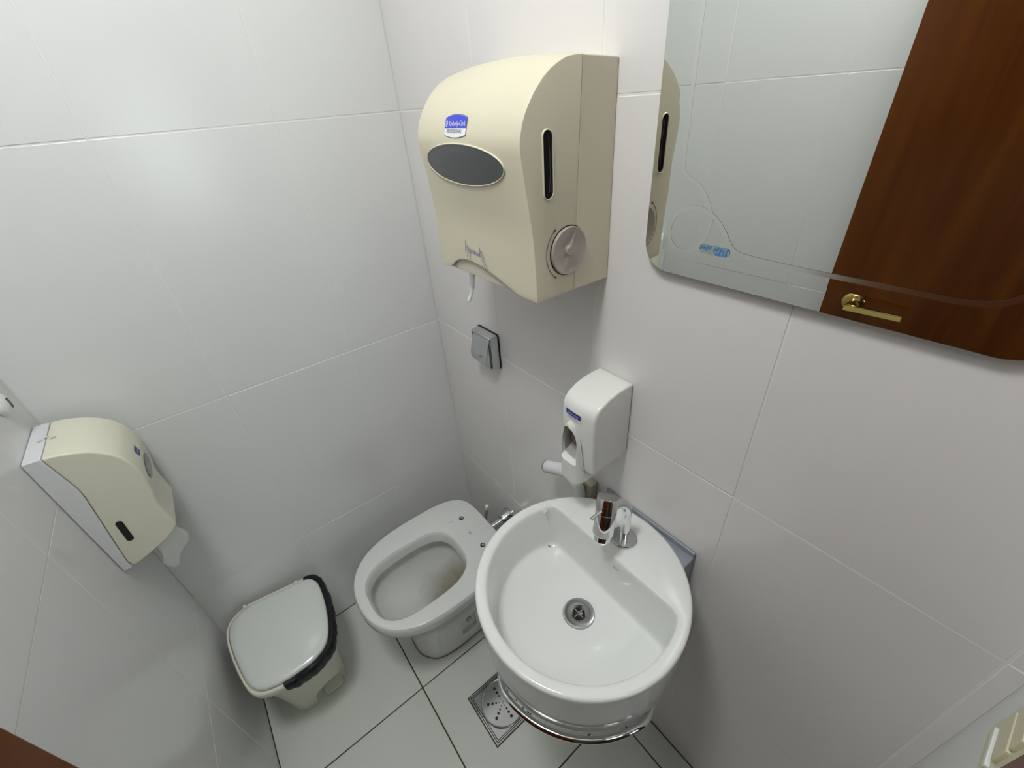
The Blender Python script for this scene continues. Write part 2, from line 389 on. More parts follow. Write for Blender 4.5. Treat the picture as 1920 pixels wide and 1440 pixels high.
mb.lathe([(0.005, 0), (0.005, 0.004), (0.0001, 0.0045)], (SC.x+0.002, SC.y-0.002, 0.7170), (0, 0, 1), 12).build('drain_strainer', M['steel'], dr)
# chrome rail around the underside, wall bracket, trap
rail = []
for i in range(61):
    a = math.radians(164 + 112*i/60); e = max(0, 20 - (112*i/60), 112*i/60 - 92)/20      # ends tuck in under the basin
    rail.append((SC.x + (0.2062 - 0.030*e*e)*math.cos(a), SC.y + (0.2062 - 0.030*e*e)*math.sin(a), 0.683 - 0.018*e))
MB().tube(rail, 0.0062, 12).build('towel_rail', M['chrome'], bas)
br = MB(); br.box((-0.046, -0.980, 0.700), (-0.0006, -0.748, 0.8455)); br.box((-0.006, -0.980, 0.8456), (-0.0006, -0.748, 0.857))
br.build('wall_bracket', M['bracket'], bas, 0, 0.002, 2)
tp_ = MB(); tp_.lathe([(0.019, 0), (0.019, -0.05), (0.03, -0.055), (0.03, -0.15), (0.022, -0.158)], (SC.x, SC.y, 0.69), (0, 0, 1), 24)
tp_.tube([(SC.x, SC.y, 0.60), (SC.x+0.08, SC.y, 0.60), (-0.001, SC.y, 0.60)], 0.014, 14); tp_.build('trap', M['chrome'], bas)
# small printed marks in the basin (too small in the photograph to read: short dark strokes)
def on_back(u, v): return (SC.x + 0.0835 - (0.838 - v)*0.045 - 0.0006, SC.y + u, v)
vs, fs = merge(*[stroke([(-0.030 + 0.0035*i, 0.8235 + (i % 2)*0.0006), (-0.0278 + 0.0035*i, 0.8240)], 0.0022) for i in range(5)])
flat('printed_mark', vs, fs, on_back, M['gprint'], bas)
def on_bottom(u, v): return (u, v, 0.7268)
vs, fs = merge(stroke([(-0.145, -0.684), (-0.141, -0.697)], 0.003), stroke([(-0.151, -0.690), (-0.147, -0.701)], 0.0025), stroke([(-0.158, -0.683), (-0.157, -0.685)], 0.0016))
flat('printed_mark', [(u-0.004, v-0.008) for u, v in vs], fs, on_bottom, M['gprint'], bas)
vs, fs = merge(*[stroke([(-0.160 + i*0.005, -0.701), (-0.154 + i*0.005, -0.692)], 0.003) for i in range(3)])
flat('faded_label', [(u, v) for u, v in vs], fs, lambda u, v: (u, v, 0.8503), mat('faded_print', (0.66, 0.63, 0.58), 0.5), bas)

# tap: riser on a round flange, bent into an upright cylinder with a pin lever
FX, FY = -0.0776, -0.8610
tap = thing('tap', (FX, FY, 0.85), 'chrome cylinder tap with a pin lever, standing on the washbasin deck', 'tap')
MB().lathe([(0.0268, 0.0003), (0.0268, 0.006), (0.0258, 0.0072), (0.0115, 0.0075)], (FX, FY, 0.85), (0, 0, 1), 40).build('flange', M['satin'], tap)
TT = Vector((-0.1200, -0.8450, 0.999)); TAX = Vector((0.33, 0.18, 0.927)).normalized()      # top of the leaning cylinder and its axis
TJ = TT - TAX*0.030
MB().tube(spline([(FX, FY, 0.856), (FX, FY, 0.90), (FX, FY, 0.930), (FX-0.002, FY, 0.950), (FX-0.010, FY+0.003, 0.964), (FX-0.022, FY+0.007, 0.970), tuple(TJ)], 6), 0.0098, 18).build('riser', M['chrome'], tap)
MB().lathe([(0.0001, -0.004), (0.0130, -0.004), (0.0142, 0.0), (0.0158, 0.001), (0.0158, 0.011), (0.0190, 0.013), (0.0204, 0.017), (0.0206, 0.0600), (0.0199, 0.0605), (0.0199, 0.0613), (0.0206, 0.0617), (0.0207, 0.0915), (0.0198, 0.0930), (0.0001, 0.0930)],
           TT - TAX*0.0930, TAX, 48).build('tap_body', M['chrome'], tap)
h0 = TT - TAX*0.017 + Vector((-0.016, -0.004, 0)); MB().tube([h0, h0 + Vector((-0.030, 0.002, -0.004))], 0.0036, 14).build('lever', M['chrome'], tap, 35, 0.0006)

# ------------------------------------------------------------------ toilet
TY0 = -0.3075
toi = thing('toilet_bowl', (-0.33, TY0, 0), 'white ceramic toilet bowl without a seat, backed onto the right wall', 'toilet')
half = [(-0.096, 0.0), (-0.098, 0.09), (-0.112, 0.140), (-0.150, 0.172), (-0.21, 0.188), (-0.29, 0.193), (-0.37, 0.192), (-0.44, 0.182), (-0.50, 0.158), (-0.545, 0.118), (-0.572, 0.064), (-0.580, 0.0)]
outer = [(x, TY0 - y) for x, y in half] + [(x, TY0 + y) for x, y in half[-2:0:-1]]
outer = smooth_loop(outer, 6)
inner = smooth_loop([(-0.388 + 0.155*math.cos(a)*(1 if True else 1), -0.3225 + 0.116*math.sin(a)) for a in [2*PI*i/8 for i in range(8)]], 6)
foot = smooth_loop([(-0.105, TY0), (-0.108, TY0-0.075), (-0.16, TY0-0.098), (-0.26, TY0-0.104), (-0.36, TY0-0.104), (-0.425, TY0-0.088), (-0.462, TY0-0.045), (-0.470, TY0), (-0.462, TY0+0.045), (-0.425, TY0+0.088), (-0.36, TY0+0.104), (-0.26, TY0+0.104), (-0.16, TY0+0.098), (-0.108, TY0+0.075)], 4)
n = 96; cc = (-0.345, TY0); ci = (-0.388, -0.3225)
ro = by_angle(outer, n, cc); rf = by_angle(foot, n, cc)
def superr(a, ax, ay, p): return (abs(math.cos(a)/ax)**p + abs(math.sin(a)/ay)**p) ** (-1/p)
def ring_o(k, z, rl=ro, add=0.0): return [(cc[0] + (rl[i]*k+add)*math.cos(2*PI*i/n), cc[1] + (rl[i]*k+add)*math.sin(2*PI*i/n), z) for i in range(n)]
def ring_m(t, z): return [(cc[0] + (ro[i]*(1-t) + rf[i]*t)*math.cos(2*PI*i/n), cc[1] + (ro[i]*(1-t) + rf[i]*t)*math.sin(2*PI*i/n), z) for i in range(n)]
def ring_i(ax, ay, z, dx=0, dy=0, p=3.0): return [(ci[0] + dx + superr(2*PI*i/n, ax, ay, p)*math.cos(2*PI*i/n), ci[1] + dy + superr(2*PI*i/n, ax, ay, p)*math.sin(2*PI*i/n), z) for i in range(n)]
# exterior plus rim
R = [ring_m(1, 0.0), ring_m(1, 0.02), ring_m(0.99, 0.10), ring_m(0.93, 0.17), ring_m(0.74, 0.235), ring_m(0.44, 0.29), ring_m(0.20, 0.325), ring_m(0.075, 0.348), ring_m(0.055, 0.355), ring_o(1, 0.358, ro, -0.004), ring_o(1, 0.364), ring_o(1, 0.385), ring_o(1, 0.393, ro, -0.0015), ring_o(1, 0.398, ro, -0.005), ring_o(1, 0.400, ro, -0.011),
     ring_i(0.1640, 0.125, 0.400), ring_i(0.1585, 0.1195, 0.3985), ring_i(0.1550, 0.1160, 0.394), ring_i(0.1525, 0.1135, 0.384), ring_i(0.1490, 0.1100, 0.362), ring_i(0.1490, 0.110, 0.358)]
body = MB().loft(R, True, False).build('bowl_body', M['ceramic_bowl'], toi, 45)
R = [ring_i(0.1490, 0.110, 0.358), ring_i(0.168, 0.125, 0.352, 0.004), ring_i(0.170, 0.128, 0.325, 0.006), ring_i(0.155, 0.118, 0.285, 0.014), ring_i(0.128, 0.097, 0.245, 0.034, -0.004, 2.3), ring_i(0.092, 0.070, 0.212, 0.066, -0.008, 2.2), ring_i(0.062, 0.050, 0.178, 0.092, -0.010, 2), ring_i(0.048, 0.042, 0.13, 0.102, -0.010, 2), ring_i(0.03, 0.03, 0.11, 0.102, -0.010, 2)]
bw = MB().loft(R, False, True); me = mesh('bowl_inside', bw.v, bw.f)
bm = bmesh.new(); bm.from_mesh(me); bmesh.ops.recalc_face_normals(bm, faces=bm.faces); bmesh.ops.reverse_faces(bm, faces=bm.faces); bm.to_mesh(me); bm.free()
link('bowl_inside', me, M['bowl'], toi, 60)
MB().loft([ring_i(0.056, 0.046, 0.160, 0.096, -0.010, 2)], True, False).build('water', mat('bowl_water', (0.55, 0.52, 0.40), 0.03, trans=0.6), toi, 0)
# seat bolt holes, printed marks, side bolt pocket, sealing joint
for x, y in ((-0.165, -0.2386), (-0.1695, -0.3802)):
    hb = MB().lathe([(0.0085, 0), (0.0082, 0.0012), (0.0055, 0.0014)], (x, y, 0.3998), (0, 0, 1), 20).build('seat_bolt_hole', M['dark'], toi)
    MB().lathe([(0.0050, 0.0010), (0.0048, 0.0022), (0.0001, 0.0024)], (x+0.001, y-0.001, 0.3998), (0, 0, 1), 12).build('plug', M['satin'], hb)
g = merge(*[stroke([(-0.1775 + 0.004*j, -0.3035 - 0.005*i - 0.0015*j), (-0.1775 + 0.004*j, -0.3065 - 0.005*i - 0.0015*j)], 0.0024) for i in range(3) for j in range(2)])
flat('printed_mark', g[0], g[1], lambda u, v: (u, v, 0.4004), M['gprint'], toi)
g = merge(stroke([(-0.200, -0.226), (-0.196, -0.229)], 0.0018), stroke([(-0.209, -0.226), (-0.206, -0.229)], 0.0016))
flat('printed_mark', g[0], g[1], lambda u, v: (u, v, 0.4004), M['gprint'], toi)
cut(body, MB().box((-0.322, TY0-0.14, 0.055), (-0.262, TY0-0.093, 0.150)))
MB().lathe([(0.011, 0), (0.011, 0.004), (0.007, 0.006), (0.0001, 0.007)], (-0.285, TY0-0.0925, 0.10), (0, -1, 0), 18).build('fixing_bolt', M['beige'], toi)
MB().loft([[(cc[0] + (rf[i]+0.003)*math.cos(2*PI*i/n), cc[1] + (rf[i]+0.003)*math.sin(2*PI*i/n), z) for i in range(n)] for z in (0.0003, 0.003)]).build('sealing_joint', M['caulk'], toi, 0)
# flush pipe
fp = thing('flush_pipe', (0, TY0, 0.345), 'grey chrome flush pipe with a cone collar between the wall and the toilet', 'pipe')
MB().tube([(-0.030, -0.306, 0.347), (-0.0985, -0.306, 0.347)], 0.0165, 20).build('pipe', M['satin'], fp)
MB().lathe([(0.034, 0.0005), (0.034, 0.004), (0.030, 0.008), (0.021, 0.040), (0.0165, 0.043)], (0, -0.306, 0.347), (-1, 0, 0), 28).build('collar', M['satin'], fp)
# slim rod leaning behind the toilet
rod = thing('toilet_brush', (-0.055, -0.150, 0.0), 'slim white-tipped brush handle leaning behind the toilet bowl', 'brush')
MB().tube([(-0.052, -0.155, 0.09), (-0.0555, -0.2325, 0.355), (-0.056, -0.238, 0.372)], 0.0062, 12).build('handle', M['beige'], rod)
MB().tube([(-0.0556, -0.2345, 0.360), (-0.0560, -0.2400, 0.380), (-0.0561, -0.2420, 0.385)], [0.0074, 0.0080, 0.0044], 14).build('handle_tip', M['bright'], rod)
MB().lathe([(0.036, 0), (0.040, 0.01), (0.036, 0.10), (0.028, 0.105)], (-0.050, -0.150, 0.0003), (0, 0, 1), 24).build('holder', M['white'], rod)

# ------------------------------------------------------------------ paper towel dispenser
YA, YBt, = -0.711, -0.414
tow = thing('paper_towel_dispenser', (0, -0.5625, 1.364), 'large aged cream paper towel dispenser on the wall above the flush button', 'dispenser')
prof = spline([(-0.071, 1.6805), (-0.088, 1.6795), (-0.104, 1.6765), (-0.129, 1.6655), (-0.152, 1.6470), (-0.1705, 1.6235), (-0.1798, 1.6015), (-0.1822, 1.5840), (-0.1795, 1.5590), (-0.1735, 1.5180), (-0.1668, 1.4662), (-0.1642, 1.4178), (-0.1632, 1.3660)], 5)
def yl(z): t = max(0, min(1, (z - 1.40)/0.14)); return YBt - 0.018*t*t*(3-2*t)
def crown(x, y, z):                    # the cover bulges between its sides, most at the top
    t0 = (y - YA)/(yl(z) - YA); c = 0.0085*max(0, 1 - (2*t0-1)**2)
    wz = max(0, min(1, (z - 1.46)/0.14)); return c * wz*wz*(3-2*wz)
def pnormal(i):
    a, b_ = Vector(prof[max(i-1, 0)]), Vector(prof[min(i+1, len(prof)-1)]); t = (b_ - a).normalized(); return Vector((t.y, -t.x))
def xf0(z):                            # depth of the side profile at height z
    for a, b_ in zip(prof, prof[1:]):
        if b_[1] <= z <= a[1] and a[1] != b_[1]:
            t = (z - a[1])/(b_[1] - a[1]); return a[0] + (b_[0]-a[0])*t
    return prof[-1][0]
CROWNED = {}
def xf(z, y=None):                     # depth of the crowned front at (y, z)
    if y is None: return xf0(z)
    key = round(y, 4)
    if key not in CROWNED:
        q = []
        for i, (px, pz) in enumerate(prof):
            nn_ = pnormal(i); c = crown(px, y, pz); q.append((px + nn_.x*c, pz + nn_.y*c))
        CROWNED[key] = q
    q = CROWNED[key]
    for a, b_ in zip(q, q[1:]):
        if b_[1] <= z <= a[1] and a[1] != b_[1]: t = (z - a[1])/(b_[1] - a[1]); return a[0] + (b_[0]-a[0])*t
    return q[-1][0]
NY = 60
arch = spline([(-0.430, 0.0), (-0.452, 0.006), (-0.475, 0.0205), (-0.51, 0.0285), (-0.545, 0.028), (-0.58, 0.0225), (-0.62, 0.0125), (-0.655, 0.0030), (-0.675, 0.0)], 6)
def arch_z(y):
    for a, b_ in zip(arch, arch[1:]):
        if b_[0] <= y <= a[0]: t = (y - a[0])/(b_[0]-a[0]); return a[1] + (b_[1]-a[1])*t
    return 0
rows = []
for ip, (px, pz) in enumerate(prof):
    row = []; nv = pnormal(ip)
    for j in range(NY+1):
        t = j/NY; y = YA + (yl(pz) - YA)*t; z = pz; x = px
        if pz < 1.42: z = pz + arch_z(y) * (1.42 - pz)/(1.42-1.366)
        cr_ = crown(x, y, pz); row.append((x + nv.x*cr_, y, z + nv.y*cr_))
    rows.append(row)
mb = MB(); nn = NY+1
vs = [p for rw in rows for p in rw]; fs = []
for i in range(len(rows)-1):
    for j in range(NY): fs.append((i*nn+j, i*nn+j+1, (i+1)*nn+j+1, (i+1)*nn+j))
o0 = len(vs); vs += [(-0.084, YA, 1.366), (-0.084, YBt, 1.366)]      # side panels close back to the seam
fs.append(tuple([i*nn for i in range(len(rows))] + [o0])); fs.append(tuple([i*nn+NY for i in range(len(rows))][::-1] + [o0+1]))
cover = MB().add(vs, fs).build('front_cover', M['cream'], tow, 40)
md = cover.modifiers.new('thick', 'SOLIDIFY'); md.thickness = 0.004; md.offset = -1
md = cover.modifiers.new('bevel', 'BEVEL'); md.width = 0.0025; md.segments = 3; md.limit_method = 'ANGLE'; md.angle_limit = math.radians(50)
bake(cover)
rear = [(0.0-0.0006, 1.6765), (-0.0705, 1.6800), (-0.0835, 1.366), (-0.0006, 1.3640)]
MB().loft([[(x, YA + (yl(1.68)-0.002-YA)*q, z + ((0.0083 if x < -0.05 else 0.006)*(1-(2*q-1)**2) if z > 1.6 else 0)) for x, z in rear] for q in [i/16 for i in range(17)]]).build('rear_housing', M['cream'], tow, 0, 0.0012, 2)
ch = [(-0.086, 1.366), (-0.157, 1.366), (-0.159, 1.41), (-0.086, 1.41)]
MB().loft([[(x, YA+0.006, z) for x, z in ch], [(x, YBt-0.006, z) for x, z in ch]]).build('paper_chute', M['cream_dark'], tow, 0, 0.001, 2)
MB().box((-0.060, -0.603, 1.6775), (-0.048, -0.590, 1.6880)).build('latch_tab', M['white'], tow, 0, 0.001, 2)
# oval inspection window, lying on the curved front
OY, OZ, OA, OB = -0.5675, 1.5595, 0.1075, 0.0285
def on_front(e): return lambda u, v: (xf(v, u) - e, u, v)
def oval_ring(a, b, e): return [(xf(OZ + b*math.sin(t), OY + a*math.cos(t)) - e, OY + a*math.cos(t), OZ + b*math.sin(t)) for t in (2*PI*i/72 for i in range(72))]
vs = []; fs = []
for k in range(8):
    q = k/7; vs += oval_ring(OA*q + 1e-5, OB*q + 1e-5, 0.0010)
for k in range(7):
    for j in range(72): fs.append((k*72+j, k*72+(j+1) % 72, (k+1)*72+(j+1) % 72, (k+1)*72+j))
wv = MB().add(vs, fs).build('inspection_window', M['smoke'], tow, 60)
MB().loft([oval_ring(OA, OB, -0.001), oval_ring(OA-0.0003, OB-0.0003, 0.0016), oval_ring(OA+0.0008, OB+0.0008, 0.0021), oval_ring(OA+0.0018, OB+0.0018, 0.0012), oval_ring(OA+0.0022, OB+0.0022, -0.001)], False, False).build('window_rim', M['cream'], wv, 60)
# side window slot and turning knob on the right side
def on_side(e): return lambda u, v: (u, YA - e, v)
SL = lambda v: -0.1345 - 0.0006 - 0.04*(v - 1.559)*0 + 0.004*math.cos((v-1.559)*30) - 0.002
def slot_loop(hw, hh, e): return [(u + SL(v), YA - e, v) for u, v in stadium(hw*1.12, hh, 10, 0, 1.559)]
sl = MB().loft([slot_loop(0.0075, 0.0425, 0.0006)], True, False).build('level_slot', M['dark'], tow, 0)
MB().loft([slot_loop(0.0075, 0.0425, -0.001), slot_loop(0.0074, 0.0424, 0.0016), slot_loop(0.0082, 0.0432, 0.0019), slot_loop(0.0092, 0.0442, 0.0008), slot_loop(0.0094, 0.0444, -0.001)], False, False).build('slot_rim', M['cream'], sl, 60)
mb = MB()
for du, wv2 in ((0.0012, 0.0013), (0.0050, 0.0009)):
    g = stroke([(du + SL(1.559 + v), 1.559 + v) for v in [-0.034 + 0.068*i/14 for i in range(15)]], wv2); mb.add([on_side(0.0011)(u, v) for u, v in g[0]], g[1])
mb.build('slot_glint', M['smoke'], sl, 0)
KX, KZ = -0.0965, 1.4345
kn = MB().lathe([(0.0385, -0.001), (0.0385, 0.0006)], (KX, YA, KZ), (0, -1, 0), 48).build('knob_gap', M['dark'], tow)
kb = MB().lathe([(0.0368, 0), (0.0368, 0.0030), (0.0355, 0.0042), (0.0335, 0.0036), (0.024, 0.0016), (0.013, 0.0012), (0.0085, 0.0032), (0.0070, 0.0052), (0.0001, 0.0054)], (KX, YA-0.0006, KZ), (0, -1, 0), 48).build('knob', M['knob'], tow, 40)
for ang, tw in ((math.radians(248), 1), (math.radians(68), -1)):
    c, s = math.cos(ang), math.sin(ang); nx, nz = -s, c; R = []
    for q, hw, hh in ((0.008, 0.0045, 0.0045), (0.016, 0.0035, 0.0036), (0.025, 0.0028, 0.0036), (0.034, 0.0018, 0.0036)):
        px, pz = KX + c*q + nx*0.0014*tw, KZ + s*q + nz*0.0014*tw
        R.append([(px - nx*hw*1.8, YA - 0.0006, pz - nz*hw*1.8), (px - nx*hw*0.4, YA - 0.0006 - hh, pz - nz*hw*0.4), (px + nx*hw*0.4, YA - 0.0006 - hh, pz + nz*hw*0.4), (px + nx*hw*1.0, YA - 0.0006, pz + nz*hw*1.0)])
    MB().loft(R).build('grip', M['knob'], kb, 25)
arc = [(KX + 0.0455*math.cos(a), KZ + 0.0455*math.sin(a)) for a in (math.radians(128 + 105*i/24) for i in range(25))]
def head(p, ang, s): return ([(p[0] + s*math.cos(ang), p[1] + s*math.sin(ang)), (p[0] + s*0.7*math.cos(ang+2.3), p[1] + s*0.7*math.sin(ang+2.3)), (p[0] + s*0.7*math.cos(ang-2.3), p[1] + s*0.7*math.sin(ang-2.3))], [(0, 1, 2)])
g = merge(stroke(arc, 0.0011), head(arc[0], math.radians(38), 0.0045), head(arc[-1], math.radians(323), 0.0035))
flat('turn_arrow', g[0], g[1], on_side(0.0007), M['rprint'], tow)
# brand label with lettering
LY, LZ = -0.5665, 1.6100
def badge(hw, ht, hb, n_=12):           # bowed top and bottom, straight sides; u runs towards +y
    up = [(hw*(1 - 2*i/n_), ht - 0.0042*(1 - 2*i/n_)**2) for i in range(n_+1)]
    dn = [(-hw*(1 - 2*i/n_), -hb + 0.0034*(1 - 2*i/n_)**2) for i in range(n_+1)]
    return up, dn
def lay(name, up, dn, e, mt, par):      # quads between two bowed edges, refined to follow the curved front
    vs = []; fs = []; m_ = len(up)
    for k in range(7):
        for i in range(m_):
            a, b_ = up[i], dn[m_-1-i]; q = k/6; vs.append((LY + a[0] + (b_[0]-a[0])*q, LZ + a[1] + (b_[1]-a[1])*q))
    for k in range(6):
        for i in range(m_-1): fs.append((k*m_+i, k*m_+i+1, (k+1)*m_+i+1, (k+1)*m_+i))
    return flat(name, vs, fs, on_front(e), mt, par, 60)
up, dn = badge(0.0305, 0.0158, 0.0142)
lab = lay('brand_label', up, dn, 0.0006, M['gprint'], tow)
up2, dn2 = badge(0.0297, 0.0151, 0.0134); lay('label_field', up2, dn2, 0.0009, M['wprint'], lab)
up3 = badge(0.0297, 0.0150, 0.013)[0]; lay('label_band', up3, [(-u, -0.0014) for u, v in up3], 0.0012, M['blue'], lab)
g = merge(shift(text_geo('Kimberly-Clark', 0.0092, 0.80), 0.0052, 0.0040), stroke([(-0.0240 + 0.0028*math.cos(t), 0.0042 + 0.0036*math.sin(t)) for t in [2*PI*i/16 for i in range(17)]], 0.0009), stroke([(-0.0240, 0.0066), (-0.0240, 0.0018)], 0.0009), stroke([(-0.0240, 0.0040), (-0.0242, 0.0062)], 0.0008), stroke([(-0.0240, 0.0040), (-0.0242, 0.0022)], 0.0008))
flat('lettering', [(LY - u, LZ + v) for u, v in g[0]], g[1], on_front(0.0016), M['wprint'], lab)
g = shift(text_geo('PROFESSIONAL*', 0.0070, 0.88), 0.0, -0.0055)
flat('lettering', [(LY - u, LZ + v) for u, v in g[0]], g[1], on_front(0.0014), M['gprint'], lab)
# line drawing of two hands pulling a sheet
HYc, HZc = -0.547, 1.412
lines = [[(-0.029, 0.020), (-0.030, 0.014), (-0.026, 0.006), (-0.027, -0.004), (-0.031, -0.010)], [(-0.030, 0.014), (-0.033, 0.004), (-0.035, -0.004)], [(-0.026, 0.012), (-0.020, 0.004), (-0.019, -0.004), (-0.023, -0.014)],
         [(0.016, 0.016), (0.015, 0.009), (0.020, 0.000), (0.026, -0.010), (0.034, -0.022)], [(0.016, 0.010), (0.013, 0.002), (0.018, -0.008), (0.028, -0.024)], [(0.020, 0.010), (0.024, 0.000), (0.022, -0.004)], [(-0.022, 0.005), (-0.018, 0.006), (-0.014, 0.0035), (-0.010, 0.0055), (-0.006, 0.003), (-0.002, 0.005), (0.002, 0.0025), (0.006, 0.0045), (0.010, 0.002), (0.014, 0.003)],
         [(-0.022, 0.002), (-0.012, 0.001), (0.002, 0.0), (0.012, -0.001)]]
g = merge(*[stroke(spline(l, 3), 0.0010) for l in lines])
flat('hands_drawing', [(HYc - u, HZc + v) for u, v in g[0]], g[1], on_front(0.0008), M['pprint'], tow)
# torn strip of paper hanging out
R = [[(-0.131 + 0.002*math.sin(i), -0.470 - wd + sh, z), (-0.131 + 0.002*math.sin(i)-0.0012, -0.470 + sh, z - 0.001), (-0.131 + 0.002*math.sin(i), -0.470 + wd + sh, z)] for i, (z, wd, sh) in enumerate(((1.372, 0.011, 0), (1.35, 0.0105, 0.002), (1.325, 0.009, 0.008), (1.300, 0.006, 0.016), (1.286, 0.007, 0.024), (1.280, 0.0035, 0.030)))]
ps = tag(MB().loft(R, False, False, False).build('paper_towel', M['paper'], None, 60), 'torn white paper strip hanging from under the cream towel dispenser', 'paper')
md = ps.modifiers.new('thick', 'SOLIDIFY'); md.thickness = 0.0006

# ------------------------------------------------------------------ flush button
VY, VZ = -0.3005, 1.064
vb = thing('flush_button', (0, VY, VZ-0.053), 'square chrome flush button on the wall under the cream towel dispenser', 'button')
def vr(hw, h0, h1, x, rr=0.006): return [(x, VY + u, VZ + (h0+h1)/2 + v) for u, v in rrect(hw, (h1-h0)/2, rr, 4)]
MB().loft([vr(0.0485, -0.0535, 0.0535, -0.0004), vr(0.0485, -0.0535, 0.0535, -0.0045)]).build('gasket', M['black'], vb)
MB().loft([vr(0.0470, -0.0520, 0.0520, -0.0045), vr(0.0450, -0.0500, 0.0500, -0.0270), vr(0.0435, -0.0485, 0.0485, -0.0290), vr(0.0412, -0.0470, 0.0440, -0.0290), vr(0.0405, -0.0465, 0.0430, -0.0240)]).build('frame', M['satin'], vb, 30)
sp = spline([(-0.0280, 0.0415), (-0.0330, 0.022), (-0.0420, -0.012), (-0.0425, -0.022), (-0.0385, -0.036), (-0.0300, -0.046)], 4)
R = [[(x_, VY + s*0.0392, VZ + z_) for x_, z_ in [(-0.0242, 0.0415)] + [tuple(p) for p in sp] + [(-0.0242, -0.046)]] for s in (-1, -0.5, 0.5, 1)]
bt = MB().loft(R).build('button_plate', M['satin'], vb, 30, 0.0012, 2)
g = merge(*[stroke([(-0.008 + 0.0035*i, -0.010), (-0.0055 + 0.0035*i, -0.0105)], 0.0018) for i in range(4)])
flat('engraved_mark', [(u - 0.012, v) for u, v in g[0]], g[1], lambda u, v: (-0.0428, VY + u, VZ + v), M['gprint'], bt)

# ------------------------------------------------------------------ soap dispenser
soa = thing('soap_dispenser', (0, -0.747, 0.96), 'white soap dispenser with push lever, mounted above the washbasin', 'dispenser')
SYc, SHW = -0.7475, 0.0425
side = [(-0.0008, 1.002), (-0.0008, 1.1745), (-0.020, 1.1755), (-0.045, 1.1745), (-0.070, 1.1695), (-0.0905, 1.1600), (-0.1005, 1.1500), (-0.1040, 1.135), (-0.1055, 1.10), (-0.1050, 1.04), (-0.103, 1.000)]
R = []
for s in (-1, -0.90, -0.6, -0.2, 0.2, 0.6, 0.90, 1):
    bul = 0.006*(1 - s*s)
    R.append([(x - (bul if x < -0.08 else 0), SYc + SHW*s, z) for x, z in side])
sb = MB().loft(R).build('body', M['white'], soa, 40)
md = sb.modifiers.new('bevel', 'BEVEL'); md.width = 0.006; md.segments = 4; md.limit_method = 'ANGLE'; md.angle_limit = math.radians(50)
bake(sb)
def arch_loop(hw, z0, z1, n_=14):       # tall arch: straight foot, pointed round head
    out = [(-hw, z0), (hw, z0)]
    zs = z0 + (z1 - z0)*0.42
    out += [(hw*math.cos(a), zs + (z1-zs)*math.sin(a)) for a in (PI*i/n_ for i in range(n_+1))]
    return out
# push lever
lev = [(SYc + 0.012 + u, v) for u, v in arch_loop(0.0290, 0.9600, 1.1120)]
def lev_ring(x, k=1.0, kz=1.0): return [(x, SYc + 0.012 + (y - SYc - 0.012)*k, 1.030 + (z - 1.030)*kz) for y, z in lev]
lo = MB().loft([lev_ring(-0.060), lev_ring(-0.0985), lev_ring(-0.1055, 0.965), lev_ring(-0.1120, 0.89, 0.998), lev_ring(-0.1170, 0.76, 0.992), lev_ring(-0.1200, 0.58, 0.98), lev_ring(-0.1210, 0.42, 0.96)]).build('push_lever', M['white'], soa, 50)
pk = [(SYc + 0.013 + u, v) for u, v in arch_loop(0.0220, 1.0200, 1.1040)]
cutter = lambda: MB().loft([[(-0.062, SYc + 0.013 + (y - SYc - 0.013)*0.92, z + (0.022 if z < 1.03 else 0)) for y, z in pk], [(-0.14, y, z - (0.018 if z < 1.03 else 0)) for y, z in pk]])
cut(lo, cutter()); cut(sb, cutter())
MB().loft([[(-0.0640, y, z) for y, z in pk], [(-0.0636, y, z) for y, z in pk]]).build('pocket_back', M['white'], soa, 0)
MB().loft([[(-0.0645, -0.7365 + u, v) for u, v in ell(0.016, 0.027, 20, 0, 1.066)], [(-0.0960, -0.7365 + u, v) for u, v in ell(0.0145, 0.024, 20, 0, 1.064)], [(-0.1010, -0.7365 + u, v) for u, v in ell(0.010, 0.018, 20, 0, 1.063)]]).build('soap_pouch', M['soap'], soa, 40)
# dark seam line between lever and body
g = stroke([(y, z) for y, z in spline([(SYc - 0.0055, 1.100), (SYc - 0.0135, 1.078), (SYc - 0.0185, 1.05), (SYc - 0.0225, 1.02), (SYc - 0.030, 1.002)], 5)], 0.0014)
flat('lever_seam', g[0], g[1], lambda u, v: (-0.1106, u, v), M['gprint'], soa)
MB().tube([(-0.095, SYc + 0.010, 0.962), (-0.095, SYc + 0.010, 0.950)], 0.005, 12).build('nozzle', M['satin'], soa)
def soap_front(e): return lambda u, v: (-0.1052 - 0.006*(1 - ((u - SYc)/SHW)**2) - e, u, v)
def strip(u0, u1, v0, v1, n_=8):
    vs = []; fs = []
    for i in range(n_+1): vs += [(u0 + (u1-u0)*i/n_, v0), (u0 + (u1-u0)*i/n_, v1)]
    for i in range(n_): fs.append((2*i, 2*i+2, 2*i+3, 2*i+1))
    return vs, fs
sl_ = flat('brand_label', *strip(-0.7605, -0.7205, 1.1195, 1.1385), soap_front(0.0006), M['wprint'], soa)
flat('label_band', *strip(-0.7603, -0.7207, 1.1265, 1.1383), soap_front(0.0009), M['navy'], sl_)
g = shift(text_geo('Kimberly-Clark', 0.0062, 0.78), 0, 0)
flat('lettering', [(-0.7405 - u, 1.1320 + v) for u, v in g[0]], g[1], soap_front(0.0013), M['wprint'], sl_)
g = text_geo('PROFESSIONAL*', 0.0042, 0.88)
flat('lettering', [(-0.7405 - u, 1.1228 + v) for u, v in g[0]], g[1], soap_front(0.0010), M['gprint'], sl_)

